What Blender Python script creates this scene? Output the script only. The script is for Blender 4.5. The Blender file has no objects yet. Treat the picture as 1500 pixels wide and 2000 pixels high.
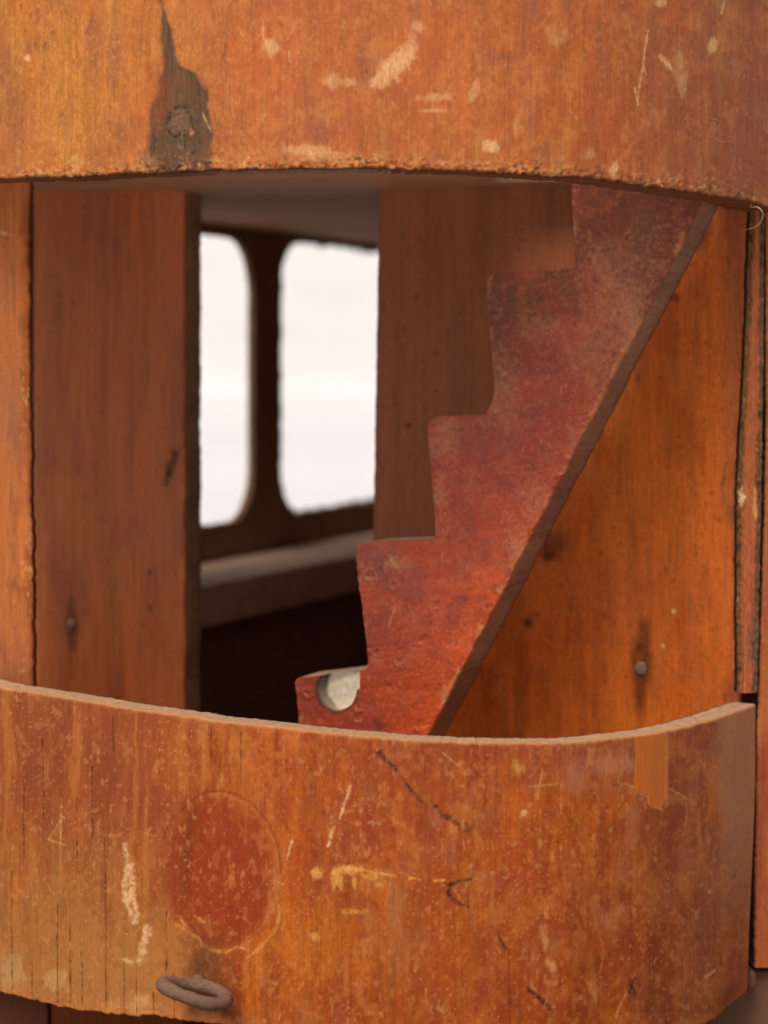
import bpy, math, random
import numpy as np
from mathutils import Vector

S = bpy.context.scene
# ------------------------------------------------------------------ camera
# level view camera with a lens shift; 1 m away 5 photo pixels are 1 mm
F = 5000.0; CX = 750.0; HY = 700.0
EYE = 0.33                                   # eye height over the ground
cd = bpy.data.cameras.new("camera")
cam = bpy.data.objects.new("camera", cd); S.collection.objects.link(cam)
cam.location = (0, 0, EYE); cam.rotation_euler = (math.radians(90), 0, 0)
cd.sensor_fit = 'HORIZONTAL'; cd.sensor_width = 36; cd.lens = 120
cd.shift_y = -0.2
cd.clip_start = 0.05; cd.clip_end = 3000
cd.dof.use_dof = True; cd.dof.focus_distance = 1.05; cd.dof.aperture_fstop = 9.5
S.camera = cam
# ------------------------------------------------------------------ light
SUN_EL = math.radians(56); SUN_AZ = math.radians(-158)   # behind the camera, a little to its left
w = bpy.data.worlds.new("World"); S.world = w; w.use_nodes = True
nt = w.node_tree; nt.nodes.clear()
sky = nt.nodes.new('ShaderNodeTexSky'); sky.sky_type = 'NISHITA'; sky.sun_disc = False
sky.sun_elevation = SUN_EL; sky.sun_rotation = SUN_AZ
sky.air_density = 0.8; sky.dust_density = 6.0; sky.ozone_density = 0.3
bg = nt.nodes.new('ShaderNodeBackground'); bg.inputs['Strength'].default_value = 0.10
wo = nt.nodes.new('ShaderNodeOutputWorld')
nt.links.new(sky.outputs[0], bg.inputs[0]); nt.links.new(bg.outputs[0], wo.inputs[0])
sl = bpy.data.lights.new("sun", 'SUN'); sl.energy = 1.5; sl.angle = math.radians(26); sl.color = (1.0, 0.92, 0.82)
so = bpy.data.objects.new("sun", sl); S.collection.objects.link(so)
sd = Vector((math.sin(SUN_AZ) * math.cos(SUN_EL), math.cos(SUN_AZ) * math.cos(SUN_EL), math.sin(SUN_EL)))
so.rotation_euler = sd.to_track_quat('Z', 'Y').to_euler(); so.location = sd * 5
S.view_settings.view_transform = 'Standard'; S.view_settings.look = 'None'
S.view_settings.exposure = 0.02; S.view_settings.gamma = 1.0

# ------------------------------------------------------------------ numpy noise
def _h(i, j, s):
    i = i.astype(np.uint32); j = j.astype(np.uint32)
    n = i * np.uint32(374761393) + j * np.uint32(668265263) + np.uint32((s * 2246822519) & 0xffffffff)
    n = (n ^ (n >> np.uint32(13))) * np.uint32(1274126177)
    n = n ^ (n >> np.uint32(16))
    return (n & np.uint32(0xffff)).astype(np.float32) / 32767.5 - 1.0
def noise(x, y, s=0):
    x = np.asarray(x, dtype=np.float32) + 4096.0; y = np.asarray(y, dtype=np.float32) + 4096.0
    i = np.floor(x).astype(np.int64); j = np.floor(y).astype(np.int64)
    fx = x - i; fy = y - j
    fx = fx * fx * (3 - 2 * fx); fy = fy * fy * (3 - 2 * fy)
    a = _h(i, j, s); b = _h(i + 1, j, s); c = _h(i, j + 1, s); d = _h(i + 1, j + 1, s)
    return (a * (1 - fx) + b * fx) * (1 - fy) + (c * (1 - fx) + d * fx) * fy
def fbm(x, y, s=0, o=4, g=0.5):
    t = 0; a = 1; n = 0
    for k in range(o):
        t = t + a * noise(x * 2 ** k, y * 2 ** k, s + 17 * k); n += a; a *= g
    return t / n
def sstep(a, b, x):
    t = np.clip((x - a) / (b - a), 0, 1); return t * t * (3 - 2 * t)
def lin(c):
    c = np.array(c[:3], dtype=np.float64) / 255.0
    return np.where(c <= 0.04045, c / 12.92, ((c + 0.055) / 1.055) ** 2.4)

class Paint:
    """base colour + roughness + relief of one painted surface, in millimetre-like units (5 per mm)"""
    def __init__(s, X, Y, base, rough=0.5, seed=1):
        s.X = X; s.Y = Y; s.seed = seed
        s.c = np.ones(X.shape + (3,)) * lin(base); s.r = np.full(X.shape, rough); s.h = np.zeros(X.shape)
    def mix(s, col, m, rough=None, h=0.0):
        m = np.clip(m, 0, 1)
        s.c = s.c * (1 - m[..., None]) + lin(col) * m[..., None]
        if rough is not None: s.r = s.r * (1 - m) + rough * m
        if h: s.h = s.h + h * m
    def mul(s, f): s.c = s.c * np.clip(f, 0, 4)[..., None]
    def blob(s, cx, cy, rx, ry, col, a=1.0, ang=0, soft=0.35, rag=0.35, sc=12, stretch=2.0, rough=None, h=0.0):
        q = math.radians(ang); dx = s.X - cx; dy = s.Y - cy
        u = (dx * math.cos(q) + dy * math.sin(q)) / rx; v = (-dx * math.sin(q) + dy * math.cos(q)) / ry
        r = np.sqrt(u * u + v * v)
        if r.min() > 2: return
        sd = s.seed + int(cx * 7 + cy) % 911
        k = r < 2.2
        x = s.X[k]; y = s.Y[k]
        st = fbm(x / 2.6, y / 16, sd + 50, 3, .6)
        rr = r[k] + rag * (fbm(x / sc, y / (sc * stretch), sd, 4, .6) * 1.2 + .45 * st)
        fi = fbm(x / 5, y / 6, sd + 80, 3, .7); rr = rr + .55 * rag * fi
        m = np.zeros(r.shape); m[k] = (1 - sstep(1 - soft * 1.25, 1 + soft * 1.25, rr)) * np.clip(.80 + .5 * st + .5 * fi, 0, 1)
        s.mix(col, a * m, rough, h)
    def line(s, pts, wd, col, a=1.0, rag=0.6, sc=9, soft=0.8, rough=None, h=0.0):
        pts = np.array(pts, dtype=float); b0 = pts.min(0) - wd * 3 - 8; b1 = pts.max(0) + wd * 3 + 8
        k = (s.X > b0[0]) & (s.X < b1[0]) & (s.Y > b0[1]) & (s.Y < b1[1])
        if not k.any(): return
        x = s.X[k]; y = s.Y[k]; D = np.full(x.shape, 1e9)
        for (x0, y0), (x1, y1) in zip(pts[:-1], pts[1:]):
            L = (x1 - x0) ** 2 + (y1 - y0) ** 2 + 1e-9
            t = np.clip(((x - x0) * (x1 - x0) + (y - y0) * (y1 - y0)) / L, 0, 1)
            D = np.minimum(D, np.hypot(x - x0 - t * (x1 - x0), y - y0 - t * (y1 - y0)))
        sd = s.seed + int(pts[0, 0] * 3 + pts[0, 1]) % 877
        D = D / wd + rag * fbm(x / sc, y / sc, sd, 3)
        m = a * (1 - sstep(1 - soft, 1 + soft * .5, D)) * (0.7 + 0.5 * noise(x / 5, y / 5, sd + 3))
        m = np.clip(m, 0, 1)
        s.c[k] = s.c[k] * (1 - m[:, None]) + lin(col) * m[:, None]
        if rough is not None: s.r[k] = s.r[k] * (1 - m) + rough * m
        if h: s.h[k] += h * m
    def scratches(s, n, box, col, lmin, lmax, wd=1.3, a=.6, ang=None, spread=180, seed=5, h=0):
        R = random.Random(seed)
        for _ in range(n):
            x = R.uniform(box[0], box[2]); y = R.uniform(box[1], box[3])
            q = math.radians((ang if ang is not None else 0) + R.uniform(-spread, spread)); L = R.uniform(lmin, lmax) * R.random() ** 1.2 + 4
            b = R.uniform(-.3, .3)
            p = [(x + L * t * math.cos(q + b * t), y + L * t * math.sin(q + b * t)) for t in (0, .33, .66, 1)]
            s.line(p, wd * R.uniform(.6, 1.4), col, a * R.uniform(.4, 1), h=h)
    def flecks(s, col, sc, thr, a=1.0, stretch=1.0, seed=3, soft=.06, where=1.0, rough=None, h=0.0):
        n = noise(s.X / sc, s.Y / (sc * stretch), s.seed * 5 + seed) * .75 + noise(s.X / (sc * .5), s.Y / (sc * .5 * stretch), s.seed + seed + 9) * .35
        s.mix(col, .62 * a * sstep(thr, thr + soft * 4, n) * where * (.45 + .75 * sstep(-.3, .4, noise(s.X / 55, s.Y / 80, s.seed + seed))), rough, h)
    def grain(s, amt=.16, pores=.35, wide=.2):
        X, Y, q = s.X, s.Y, s.seed * 31; wide *= 1.5; pores *= .8
        wv = X + 5 * fbm(X / 90, Y / 260, q + 5, 2)
        g = fbm(wv / 5.0, Y / 190, q, 3, .6); g2 = fbm(wv / 26.0, Y / 420, q + 40, 3, .6); g3 = noise(wv / 2.4, Y / 70, q + 90)
        s.mul(1 + amt * g * 1.3 + wide * g2 + amt * .5 * g3)
        s.h += .00005 * g
        p = noise(wv / 2.2, Y / 26, q + 60) * .6 + noise(wv / 3.1, Y / 60, q + 70) * .5
        m = sstep(.46, .78, p)
        s.mul(1 - pores * m); s.h -= .00006 * m
    def mottle(s, ca, cb, a):
        X, Y, q = s.X, s.Y, s.seed * 13
        n1 = fbm(X / 34, Y / 44, q, 5, .7); n2 = fbm(X / 12, Y / 15, q + 200, 4, .7)
        s.mix(ca, a * sstep(-.05, .55, n1 + .5 * n2)); s.mix(cb, a * sstep(-.05, .55, -n1 + .6 * n2))
        n3 = fbm(X / 5, Y / 7, q + 300, 3, .7); s.mul(1 + .16 * n3 + .10 * n2)
    def warm(s, col, sc, st, a, seed, lo=0.0, hi=.5):
        s.mix(col, a * sstep(lo, hi, fbm(s.X / sc, s.Y / (sc * st), s.seed * 3 + seed, 5, .6)))

# ------------------------------------------------------------------ materials
def M(name): 
    m = bpy.data.materials.new(name); m.use_nodes = True
    return m, m.node_tree, m.node_tree.nodes['Principled BSDF']
def wood_mat(name, grain=(1400, 1400, 60), bump=.25, spec=.45, fine=.09, coat=0.0):
    """colour and roughness come from the code-painted attribute, fine fibre and dust from nodes"""
    m, t, b = M(name); N = t.nodes.new; L = t.links.new
    at = N('ShaderNodeAttribute'); at.attribute_name = 'paint'
    tc = N('ShaderNodeTexCoord'); mp = N('ShaderNodeMapping'); mp.inputs['Scale'].default_value = grain
    L(tc.outputs['Object'], mp.inputs[0])
    n1 = N('ShaderNodeTexNoise'); n1.inputs['Scale'].default_value = 1.0; n1.inputs['Detail'].default_value = 3; L(mp.outputs[0], n1.inputs[0])
    n2 = N('ShaderNodeTexNoise'); n2.inputs['Scale'].default_value = 900; n2.inputs['Detail'].default_value = 4; n2.inputs['Roughness'].default_value = .7; L(tc.outputs['Object'], n2.inputs[0])
    r1 = N('ShaderNodeMapRange'); r1.inputs[1].default_value = .3; r1.inputs[2].default_value = .7; r1.inputs[3].default_value = 1 - fine; r1.inputs[4].default_value = 1 + fine; L(n1.outputs[0], r1.inputs[0])
    r2 = N('ShaderNodeMapRange'); r2.inputs[1].default_value = .3; r2.inputs[2].default_value = .7; r2.inputs[3].default_value = .88; r2.inputs[4].default_value = 1.13; L(n2.outputs[0], r2.inputs[0])
    mu = N('ShaderNodeMath'); mu.operation = 'MULTIPLY'; L(r1.outputs[0], mu.inputs[0]); L(r2.outputs[0], mu.inputs[1])
    vm = N('ShaderNodeVectorMath'); vm.operation = 'SCALE'; L(at.outputs['Color'], vm.inputs[0]); L(mu.outputs[0], vm.inputs['Scale'])
    L(vm.outputs[0], b.inputs['Base Color'])
    ra = N('ShaderNodeMath'); ra.operation = 'MULTIPLY_ADD'; ra.inputs[1].default_value = .35; L(n2.outputs[0], ra.inputs[0])
    sb = N('ShaderNodeMath'); sb.operation = 'SUBTRACT'; sb.inputs[1].default_value = .17; L(at.outputs['Alpha'], sb.inputs[0]); L(sb.outputs[0], ra.inputs[2])
    L(ra.outputs[0], b.inputs['Roughness'])
    b.inputs['Specular IOR Level'].default_value = spec
    b.inputs['Coat Weight'].default_value = coat; b.inputs['Coat Roughness'].default_value = .3
    ad = N('ShaderNodeMath'); ad.operation = 'ADD'; L(n1.outputs[0], ad.inputs[0]); L(n2.outputs[0], ad.inputs[1])
    bp = N('ShaderNodeBump'); bp.inputs['Strength'].default_value = bump; bp.inputs['Distance'].default_value = .0004
    L(ad.outputs[0], bp.inputs['Height']); L(bp.outputs[0], b.inputs['Normal'])
    return m
def plain_mat(name, col, rough, sc=400, var=.3, bump=.3, dist=.0005, metal=0.0, stretch=(1, 1, 1), spec=.4, col2=None):
    m, t, b = M(name); N = t.nodes.new; L = t.links.new
    tc = N('ShaderNodeTexCoord'); mp = N('ShaderNodeMapping'); mp.inputs['Scale'].default_value = stretch; L(tc.outputs['Object'], mp.inputs[0])
    n = N('ShaderNodeTexNoise'); n.inputs['Scale'].default_value = sc; n.inputs['Detail'].default_value = 6; n.inputs['Roughness'].default_value = .65; L(mp.outputs[0], n.inputs[0])
    cr = N('ShaderNodeValToRGB'); c = lin(col); c2 = lin(col2) if col2 else c * (1 + var)
    cr.color_ramp.elements[0].position = .3; cr.color_ramp.elements[1].position = .7
    cr.color_ramp.elements[0].color = tuple(c * (1 - var)) + (1,); cr.color_ramp.elements[1].color = tuple(np.clip(c2, 0, 1)) + (1,)
    L(n.outputs[0], cr.inputs[0]); L(cr.outputs[0], b.inputs['Base Color'])
    b.inputs['Roughness'].default_value = rough; b.inputs['Metallic'].default_value = metal; b.inputs['Specular IOR Level'].default_value = spec
    bp = N('ShaderNodeBump'); bp.inputs['Strength'].default_value = bump; bp.inputs['Distance'].default_value = dist
    L(n.outputs[0], bp.inputs['Height']); L(bp.outputs[0], b.inputs['Normal'])
    return m
M_varnish = wood_mat('varnished_wood', bump=.3, spec=.4)
M_painted = wood_mat('red_stained_wood', grain=(700, 700, 500), bump=.35, spec=.45, fine=.10)
M_ply = wood_mat('splintered_ply', grain=(1500, 1500, 300), bump=.7, spec=.2, fine=.25)
M_inner = plain_mat('dusky_interior_wood', (196, 152, 122), .75, sc=60, var=.22, stretch=(1, 8, 1), bump=.25)
M_dark = plain_mat('dark_stained_board', (150, 108, 78), .9, sc=60, var=.25, stretch=(1, 1, 6), spec=.1)
M_frame = plain_mat('dark_brown_frame', (144, 110, 88), .85, sc=120, var=.25, stretch=(1, 1, .3), spec=.15)
M_sill = plain_mat('dusty_sill', (206, 172, 142), .85, sc=90, var=.18)
M_base = plain_mat('dusty_brown_board', (128, 92, 68), .8, sc=80, var=.18, stretch=(1, 1, .3))
M_rust = plain_mat('rusty_iron', (132, 100, 82), .85, sc=900, var=.35, bump=1.0, dist=.0009)
M_nail = plain_mat('dull_nail_head', (150, 118, 98), .5, sc=900, var=.25, metal=.3, bump=.5)
M_thread = plain_mat('pale_lint', (196, 160, 130), .8, sc=500, var=.1)
M_table = plain_mat('brown_table_wood', (112, 84, 62), .6, sc=40, var=.3, stretch=(8, 1, 1))
M_ground = plain_mat('pale_ground', (244, 243, 240), .95, sc=.15, var=.05, bump=.2, dist=.02)
M_wall = plain_mat('pale_render', (224, 225, 224), .95, sc=.12, var=.05, bump=.2, dist=.02, stretch=(1, 1, 4))

# ------------------------------------------------------------------ mesh helpers
def W(px, py, d):
    return np.stack([(px - CX) / F * d, d + 0 * px, EYE + (HY - py) / F * d], -1)
def add(name, mesh, mat, parent):
    mesh.materials.append(mat) if mat else None
    o = bpy.data.objects.new(name, mesh); S.collection.objects.link(o)
    if parent is not None:
        o.parent = parent
    return o
def set_paint(me, c, r):
    a = me.color_attributes.new('paint', 'FLOAT_COLOR', 'POINT')
    buf = np.concatenate([c.reshape(-1, 3) * np.array([1.13, 1.07, .98]), r.reshape(-1, 1)], 1).astype(np.float32)
    a.data.foreach_set('color', buf.ravel())
def loft(name, P, mat, parent, c=None, r=None, flip=False):
    """P: rows x loop x 3, closed round the loop, capped at both ends"""
    m, k = P.shape[:2]
    me = bpy.data.meshes.new(name)
    i = np.arange(m - 1)[:, None]; j = np.arange(k)[None, :]; j2 = (j + 1) % k
    q = np.stack([i * k + j, i * k + j2, (i + 1) * k + j2, (i + 1) * k + j], -1).reshape(-1, 4)
    if flip: q = q[:, ::-1]
    nq = len(q)
    a0 = np.arange(k); a1 = (m - 1) * k + np.arange(k)
    if flip: a1 = a1[::-1]
    else: a0 = a0[::-1]
    loops = np.concatenate([q.ravel(), a0, a1]).astype(np.int32)
    starts = np.concatenate([np.arange(nq) * 4, [nq * 4, nq * 4 + k]]).astype(np.int32)
    me.vertices.add(m * k); me.vertices.foreach_set('co', P.reshape(-1).astype(np.float32))
    me.loops.add(len(loops)); me.loops.foreach_set('vertex_index', loops)
    me.polygons.add(nq + 2); me.polygons.foreach_set('loop_start', starts)
    sm = np.ones(nq + 2, dtype=bool); sm[-2:] = False
    me.polygons.foreach_set('use_smooth', sm)
    me.update(calc_edges=True); me.validate()
    if c is not None: set_paint(me, c, r)
    return add(name, me, mat, parent)
def curve(pts, sm=50):
    pts = np.array(pts, float); x = np.arange(pts[0, 0] - 600, pts[-1, 0] + 600, 4.0)
    y = np.interp(x, pts[:, 0], pts[:, 1])
    s0 = (pts[1, 1] - pts[0, 1]) / (pts[1, 0] - pts[0, 0]); s1 = (pts[-1, 1] - pts[-2, 1]) / (pts[-1, 0] - pts[-2, 0])
    y = np.where(x < pts[0, 0], pts[0, 1] + s0 * (x - pts[0, 0]), y); y = np.where(x > pts[-1, 0], pts[-1, 1] + s1 * (x - pts[-1, 0]), y)
    if sm:
        n = int(sm / 4 * 3); kx = np.arange(-n, n + 1) * 4.0; kk = np.exp(-.5 * (kx / sm) ** 2); kk /= kk.sum()
        yp = np.concatenate([y[0] + s0 * 4 * np.arange(-n, 0), y, y[-1] + s1 * 4 * np.arange(1, n + 1)])
        y = np.convolve(yp, kk, 'valid')
    return lambda q: np.interp(q, x, y)
def spread(a, b, lo, hi, st, coarse=14):
    """positions from a to b, step st inside lo..hi and coarse outside"""
    r = []
    if a < lo: r += list(np.arange(a, lo, coarse))
    r += list(np.arange(max(a, lo), min(b, hi), st))
    if b > hi: r += list(np.arange(hi, b, coarse))
    r.append(b)
    return np.array(r)
def plan_normal(px, dep):
    e = 1.0; x0 = (px - e - CX) / F * dep(px - e); x1 = (px + e - CX) / F * dep(px + e)
    tx = x1 - x0; ty = dep(px + e) - dep(px - e); l = np.hypot(tx, ty)
    return -ty / l, tx / l            # points away from the camera
def rnd(e, r):                         # retreat of a rounded edge, e = distance from it
    t = np.clip(1 - e / r, 0, 1); return r * (1 - np.sqrt(np.clip(1 - t * t, 0, 1)))

def band(name, u, vtop, vbot, nv, dep, thick, painter, mat, parent, edge_r=5.0, edgecol=None, vs=None):
    """upright bent board given by columns; loop of a column: front down, bottom edge, back up, top edge"""
    U = u[:, None]; T = (np.linspace(0, 1, nv) if vs is None else vs)[None, :]
    vt = vtop(u)[:, None]; vb = vbot(u)[:, None]
    V = vt + (vb - vt) * T; UU = U + 0 * V
    p = painter(UU, V, V - vt, vb - V)
    nx, ny = plan_normal(u, dep); nx = nx[:, None]; ny = ny[:, None]
    d = dep(u)[:, None] + 0 * V
    e = np.minimum(np.minimum(V - vt, vb - V), 1e9)
    back = (rnd(e, edge_r)) / F - p.h
    P0 = W(UU, V, d); P0[..., 0] += nx * back; P0[..., 1] += ny * back
    def off(Vc, t):
        q = W(U + 0 * Vc, Vc, dep(u)[:, None] + 0 * Vc); q[..., 0] += nx * t; q[..., 1] += ny * t; return q
    ne = 8
    tb = np.linspace(0, 1, ne + 2)[1:-1][None, :] * thick
    r1 = fbm(U / 6, tb * 900, p.seed + 3, 3)
    Bt = off(vb + 1.2 * r1, tb + edge_r / F)
    botmul = 1 + (1.6 * sstep(385, 400, U) * (1 - sstep(520, 740, U)) * sstep(-.2, .5, fbm(U / 14, (tb * F * 4 + U * .3) / 12, 5, 3)) if name == 'upper_band' else 0 * U)  # streaks lightened to paint a glint on the scraped underside
    nb = 6
    Vb = vb + (vt - vb) * np.linspace(0, 1, nb)[None, :]
    Bk = off(Vb, thick + 0 * Vb)
    tt = tb[:, ::-1]
    r2 = fbm(U / 6, tt * 900, p.seed + 8, 3)
    Tp = off(vt + 1.2 * r2, tt)
    P = np.concatenate([P0, Bt, Bk, Tp], 1)
    ec = edgecol if edgecol else [((120, 80, 60), .8)] * 3
    cs = [p.c]; rs = [p.r]
    for A, (cc, rr), nz in ((Bt, ec[0], r1), (Bk, ec[1], None), (Tp, ec[2], r2)):
        a = np.ones(A.shape) * lin(cc)
        if nz is not None: a = a * (1 + .35 * nz[..., None])
        if A is Bt: a = a * (botmul + 0 * r1)[..., None]
        cs.append(a); rs.append(np.full(A.shape[:2], rr))
    return loft(name, P, mat, parent, np.concatenate(cs, 1), np.concatenate(rs, 1), flip=True)

def rows(name, y, xl, xr, nu, dep, thick, painter, mat, parent, edge_r=5.0, cols=None, push=None, sides=8, tdir=None):
    """upright board given by rows; loop of a row: front left to right, right edge, back, left edge"""
    Y = y[:, None]; T = np.linspace(0, 1, nu)[None, :]
    XL = xl[:, None]; XR = xr[:, None]
    X = XL + (XR - XL) * T; YY = Y + 0 * X
    p = painter(X, YY, X - XL, XR - X)
    e = np.minimum(X - XL, XR - X)
    back = rnd(e, edge_r) / F - p.h
    if push is not None: back = back + push(X, YY)
    def off(Xc, t):
        d = dep(Xc); q = W(Xc, Y + 0 * Xc, d)
        if tdir is None: nx, ny = plan_normal(Xc, dep)
        else: nx, ny = tdir
        q[..., 0] += nx * t; q[..., 1] += ny * t; return q
    P0 = off(X, back)
    ts = np.linspace(0, 1, sides + 2)[1:-1][None, :]
    r1 = fbm(Y / 6, ts * 5, p.seed + 3, 3); r2 = fbm(Y / 6, ts * 5, p.seed + 33, 3)
    b0 = back[:, -1:]; Rt = off(XR + 1.0 * r1, b0 + (thick - b0) * ts)
    Xb = XR + (XL - XR) * np.linspace(0, 1, 5)[None, :]; Bk = off(Xb, thick + 0 * Xb)
    b1 = back[:, :1]; Lt = off(XL + 1.0 * r2, b1 + (thick - b1) * ts[:, ::-1])
    P = np.concatenate([P0, Rt, Bk, Lt], 1)
    cols = cols if cols else [((110, 70, 50), .8)] * 3
    cs = [p.c]; rs = [p.r]
    for A, (cc, rr), nz in ((Rt, cols[0], r1), (Bk, cols[1], None), (Lt, cols[2], r2)):
        a = np.ones(A.shape) * lin(cc)
        if nz is not None: a = a * (1 + .3 * nz[..., None] + .2 * noise(Y / 40 + 0 * nz, nz * 0, p.seed)[..., None])
        cs.append(a); rs.append(np.full(A.shape[:2], rr))
    return loft(name, P, mat, parent, np.concatenate(cs, 1), np.concatenate(rs, 1), flip=False)

def plane_dep(px0, d0, k):
    """depth along a pixel column of an upright plane through (px0, d0) that gains k metres of depth per metre to the right"""
    x0 = (px0 - CX) / F * d0
    return lambda q: (d0 - k * x0) / (1 - k * (q - CX) / F)
def outline_solid(name, loops, to3, nrm, thick, mat, parent, bevel=0.0008):
    cu = bpy.data.curves.new(name, 'CURVE'); cu.dimensions = '2D'; cu.fill_mode = 'BOTH'; cu.extrude = thick / 2; cu.bevel_depth = bevel; cu.bevel_resolution = 1
    for lp in loops:
        sp = cu.splines.new('POLY'); sp.points.add(len(lp) - 1)
        for i, (a, b) in enumerate(lp): sp.points[i].co = (a, b, 0, 1)
        sp.use_cyclic_u = True
    o = bpy.data.objects.new(name, cu); S.collection.objects.link(o)
    me = bpy.data.meshes.new_from_object(o.evaluated_get(bpy.context.evaluated_depsgraph_get()))
    bpy.data.objects.remove(o); bpy.data.curves.remove(cu)
    n = len(me.vertices); co = np.empty(n * 3, np.float32); me.vertices.foreach_get('co', co); co = co.reshape(-1, 3)
    me.vertices.foreach_set('co', to3(co[:, 0], co[:, 1], co[:, 2]).astype(np.float32).ravel()); me.update()
    me.name = name; me.materials.clear()
    return add(name, me, mat, parent)
def rrect(x0, y0, x1, y1, r, n=10, rag=0.0, seed=1):
    R = random.Random(seed); p = []
    for cx, cy, a in ((x1 - r, y1 - r, 0), (x0 + r, y1 - r, 90), (x0 + r, y0 + r, 180), (x1 - r, y0 + r, 270)):
        for i in range(n + 1):
            q = math.radians(a + 90 * i / n); p.append((cx + r * math.cos(q), cy + r * math.sin(q)))
    out = []
    for i in range(len(p)):
        a = p[i]; b = p[(i + 1) % len(p)]; L = math.dist(a, b); k = max(1, int(L / .0025))
        for j in range(k):
            t = j / k; out.append((a[0] + (b[0] - a[0]) * t + R.gauss(0, rag), a[1] + (b[1] - a[1]) * t + R.gauss(0, rag)))
    return out
def bmesh_box(name, p0, p1, mat, parent, bev=.0015, rot=0, origin=None):
    import bmesh
    bm = bmesh.new(); bmesh.ops.create_cube(bm, size=1)
    for v in bm.verts:
        v.co = Vector([(p0[i] + p1[i]) / 2 + v.co[i] * (p1[i] - p0[i]) for i in range(3)])
    bmesh.ops.bevel(bm, geom=bm.edges[:], offset=bev, segments=2, affect='EDGES', profile=.5)
    me = bpy.data.meshes.new(name); bm.to_mesh(me); bm.free()
    return add(name, me, mat, parent)
def disc(name, c, n, r, h, mat, parent, seg=20, dents=.00015, seed=1):
    """low domed round head: lathe round axis n"""
    import bmesh
    R = random.Random(seed); bm = bmesh.new(); n = Vector(n).normalized(); q = n.to_track_quat('Z', 'Y')
    prof = [(0, h), (r * .35, h * .98), (r * .7, h * .9), (r * .9, h * .7), (r, h * .35), (r * .98, 0), (r * .3, -h * 2), (0, -h * 2.2)]
    rings = []
    for (a, b) in prof:
        if a == 0: rings.append([bm.verts.new(Vector(c) + q @ Vector((0, 0, b)))]); continue
        rings.append([bm.verts.new(Vector(c) + q @ Vector(((a + R.gauss(0, dents)) * math.cos(t * 2 * math.pi / seg), (a + R.gauss(0, dents)) * math.sin(t * 2 * math.pi / seg), b + R.gauss(0, dents) * .4))) for t in range(seg)])
    for A, B in zip(rings[:-1], rings[1:]):
        for t in range(seg):
            t2 = (t + 1) % seg
            if len(A) == 1: bm.faces.new([A[0], B[t], B[t2]])
            elif len(B) == 1: bm.faces.new([A[t], B[0], A[t2]])
            else: bm.faces.new([A[t], B[t], B[t2], A[t2]])
    for f in bm.faces: f.smooth = True
    me = bpy.data.meshes.new(name); bm.to_mesh(me); bm.free()
    return add(name, me, mat, parent)
def tube(name, pts, rad, mat, parent, seg=8, closed=False):
    pts = [Vector(p) for p in pts]; n = len(pts); P = np.zeros((n + (1 if closed else 0), seg, 3)); up = None
    for i in range(n):
        a = pts[(i - 1) % n] if closed or i else pts[0]; b = pts[(i + 1) % n] if closed or i < n - 1 else pts[-1]
        t = (b - a).normalized()
        if up is None: up = t.orthogonal().normalized()
        up = (up - t * up.dot(t)).normalized(); v = t.cross(up)
        rr = rad[i] if hasattr(rad, '__len__') else rad
        for j in range(seg):
            q = 2 * math.pi * j / seg; P[i, j] = pts[i] + (up * math.cos(q) + v * math.sin(q)) * rr
    if closed: P[n] = P[0]
    return loft(name, P, mat, parent)

# ------------------------------------------------------------------ setting
def sheet(name, x0, x1, y0, y1, z, mat):
    me = bpy.data.meshes.new(name); me.from_pydata([(x0, y0, z), (x1, y0, z), (x1, y1, z), (x0, y1, z)], [], [(0, 1, 2, 3)])
    o = add(name, me, mat, None); o['kind'] = 'structure'; return o
GZ = -.75
sheet('ground', -1500, 1500, -1500, 1500, GZ, M_ground)
bw = bmesh_box('background_wall', (-90, 120, GZ + .003), (90, 122, 45), M_wall, None, bev=.05)
tt = bpy.data.objects.new('added_table', None); S.collection.objects.link(tt); tt.location = (0, 1.2, GZ)
tt['label'] = 'unseen brown wooden top on legs under the model, added to cut ground bounce'; tt['category'] = 'added_table'
def tbl(n, a, b):
    o = bmesh_box(n, (a[0], a[1] - 1.2, a[2] - GZ), (b[0], b[1] - 1.2, b[2] - GZ), M_table, tt, .004)
tbl('added_table_top', (-.9, .35, -.035), (.9, 2.75, 0))  # unseen, added to darken the bounce light off the pale ground
for x in (-.82, .76):
    for y in (.43, 2.61): tbl('leg', (x, y, GZ + .002), (x + .06, y + .06, -.0355))
bw['label'] = 'pale blurred wall far behind, white beyond the rounded windows'; bw['category'] = 'wall'

# ------------------------------------------------------------------ the model
root = bpy.data.objects.new('wooden_model', None); S.collection.objects.link(root)
root['label'] = 'worn orange varnished wooden model with curved front bands, notched stair stringer and round cornered windows'
root['category'] = 'wooden model'

# plan curves (distance of each surface along the photo's columns)
D_up = curve([(-300, 1.15), (0, 1.05), (300, 1.015), (600, 1.0), (900, 1.0), (1100, 1.01), (1250, 1.03), (1350, 1.05), (1430, 1.07), (1500, 1.095), (1700, 1.19)], 60)
D_lo = curve([(-300, 1.17), (0, 1.085), (250, 1.045), (400, 1.025), (600, 1.01), (800, 1.0), (950, 1.0), (1100, 1.007), (1250, 1.028), (1350, 1.055), (1420, 1.08), (1478, 1.108)], 25)
Y_up = curve([(-300, 368), (0, 352), (150, 346), (300, 339), (450, 333), (600, 331), (750, 331), (900, 335), (1050, 344), (1150, 351), (1250, 362), (1350, 376), (1430, 389), (1500, 403), (1700, 450)], 35)
Y_rim = curve([(-300, 1275), (0, 1341), (150, 1365), (250, 1381), (400, 1403), (600, 1427), (800, 1444), (950, 1451), (1100, 1450), (1250, 1437), (1350, 1417), (1420, 1396), (1478, 1376)], 18)

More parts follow.
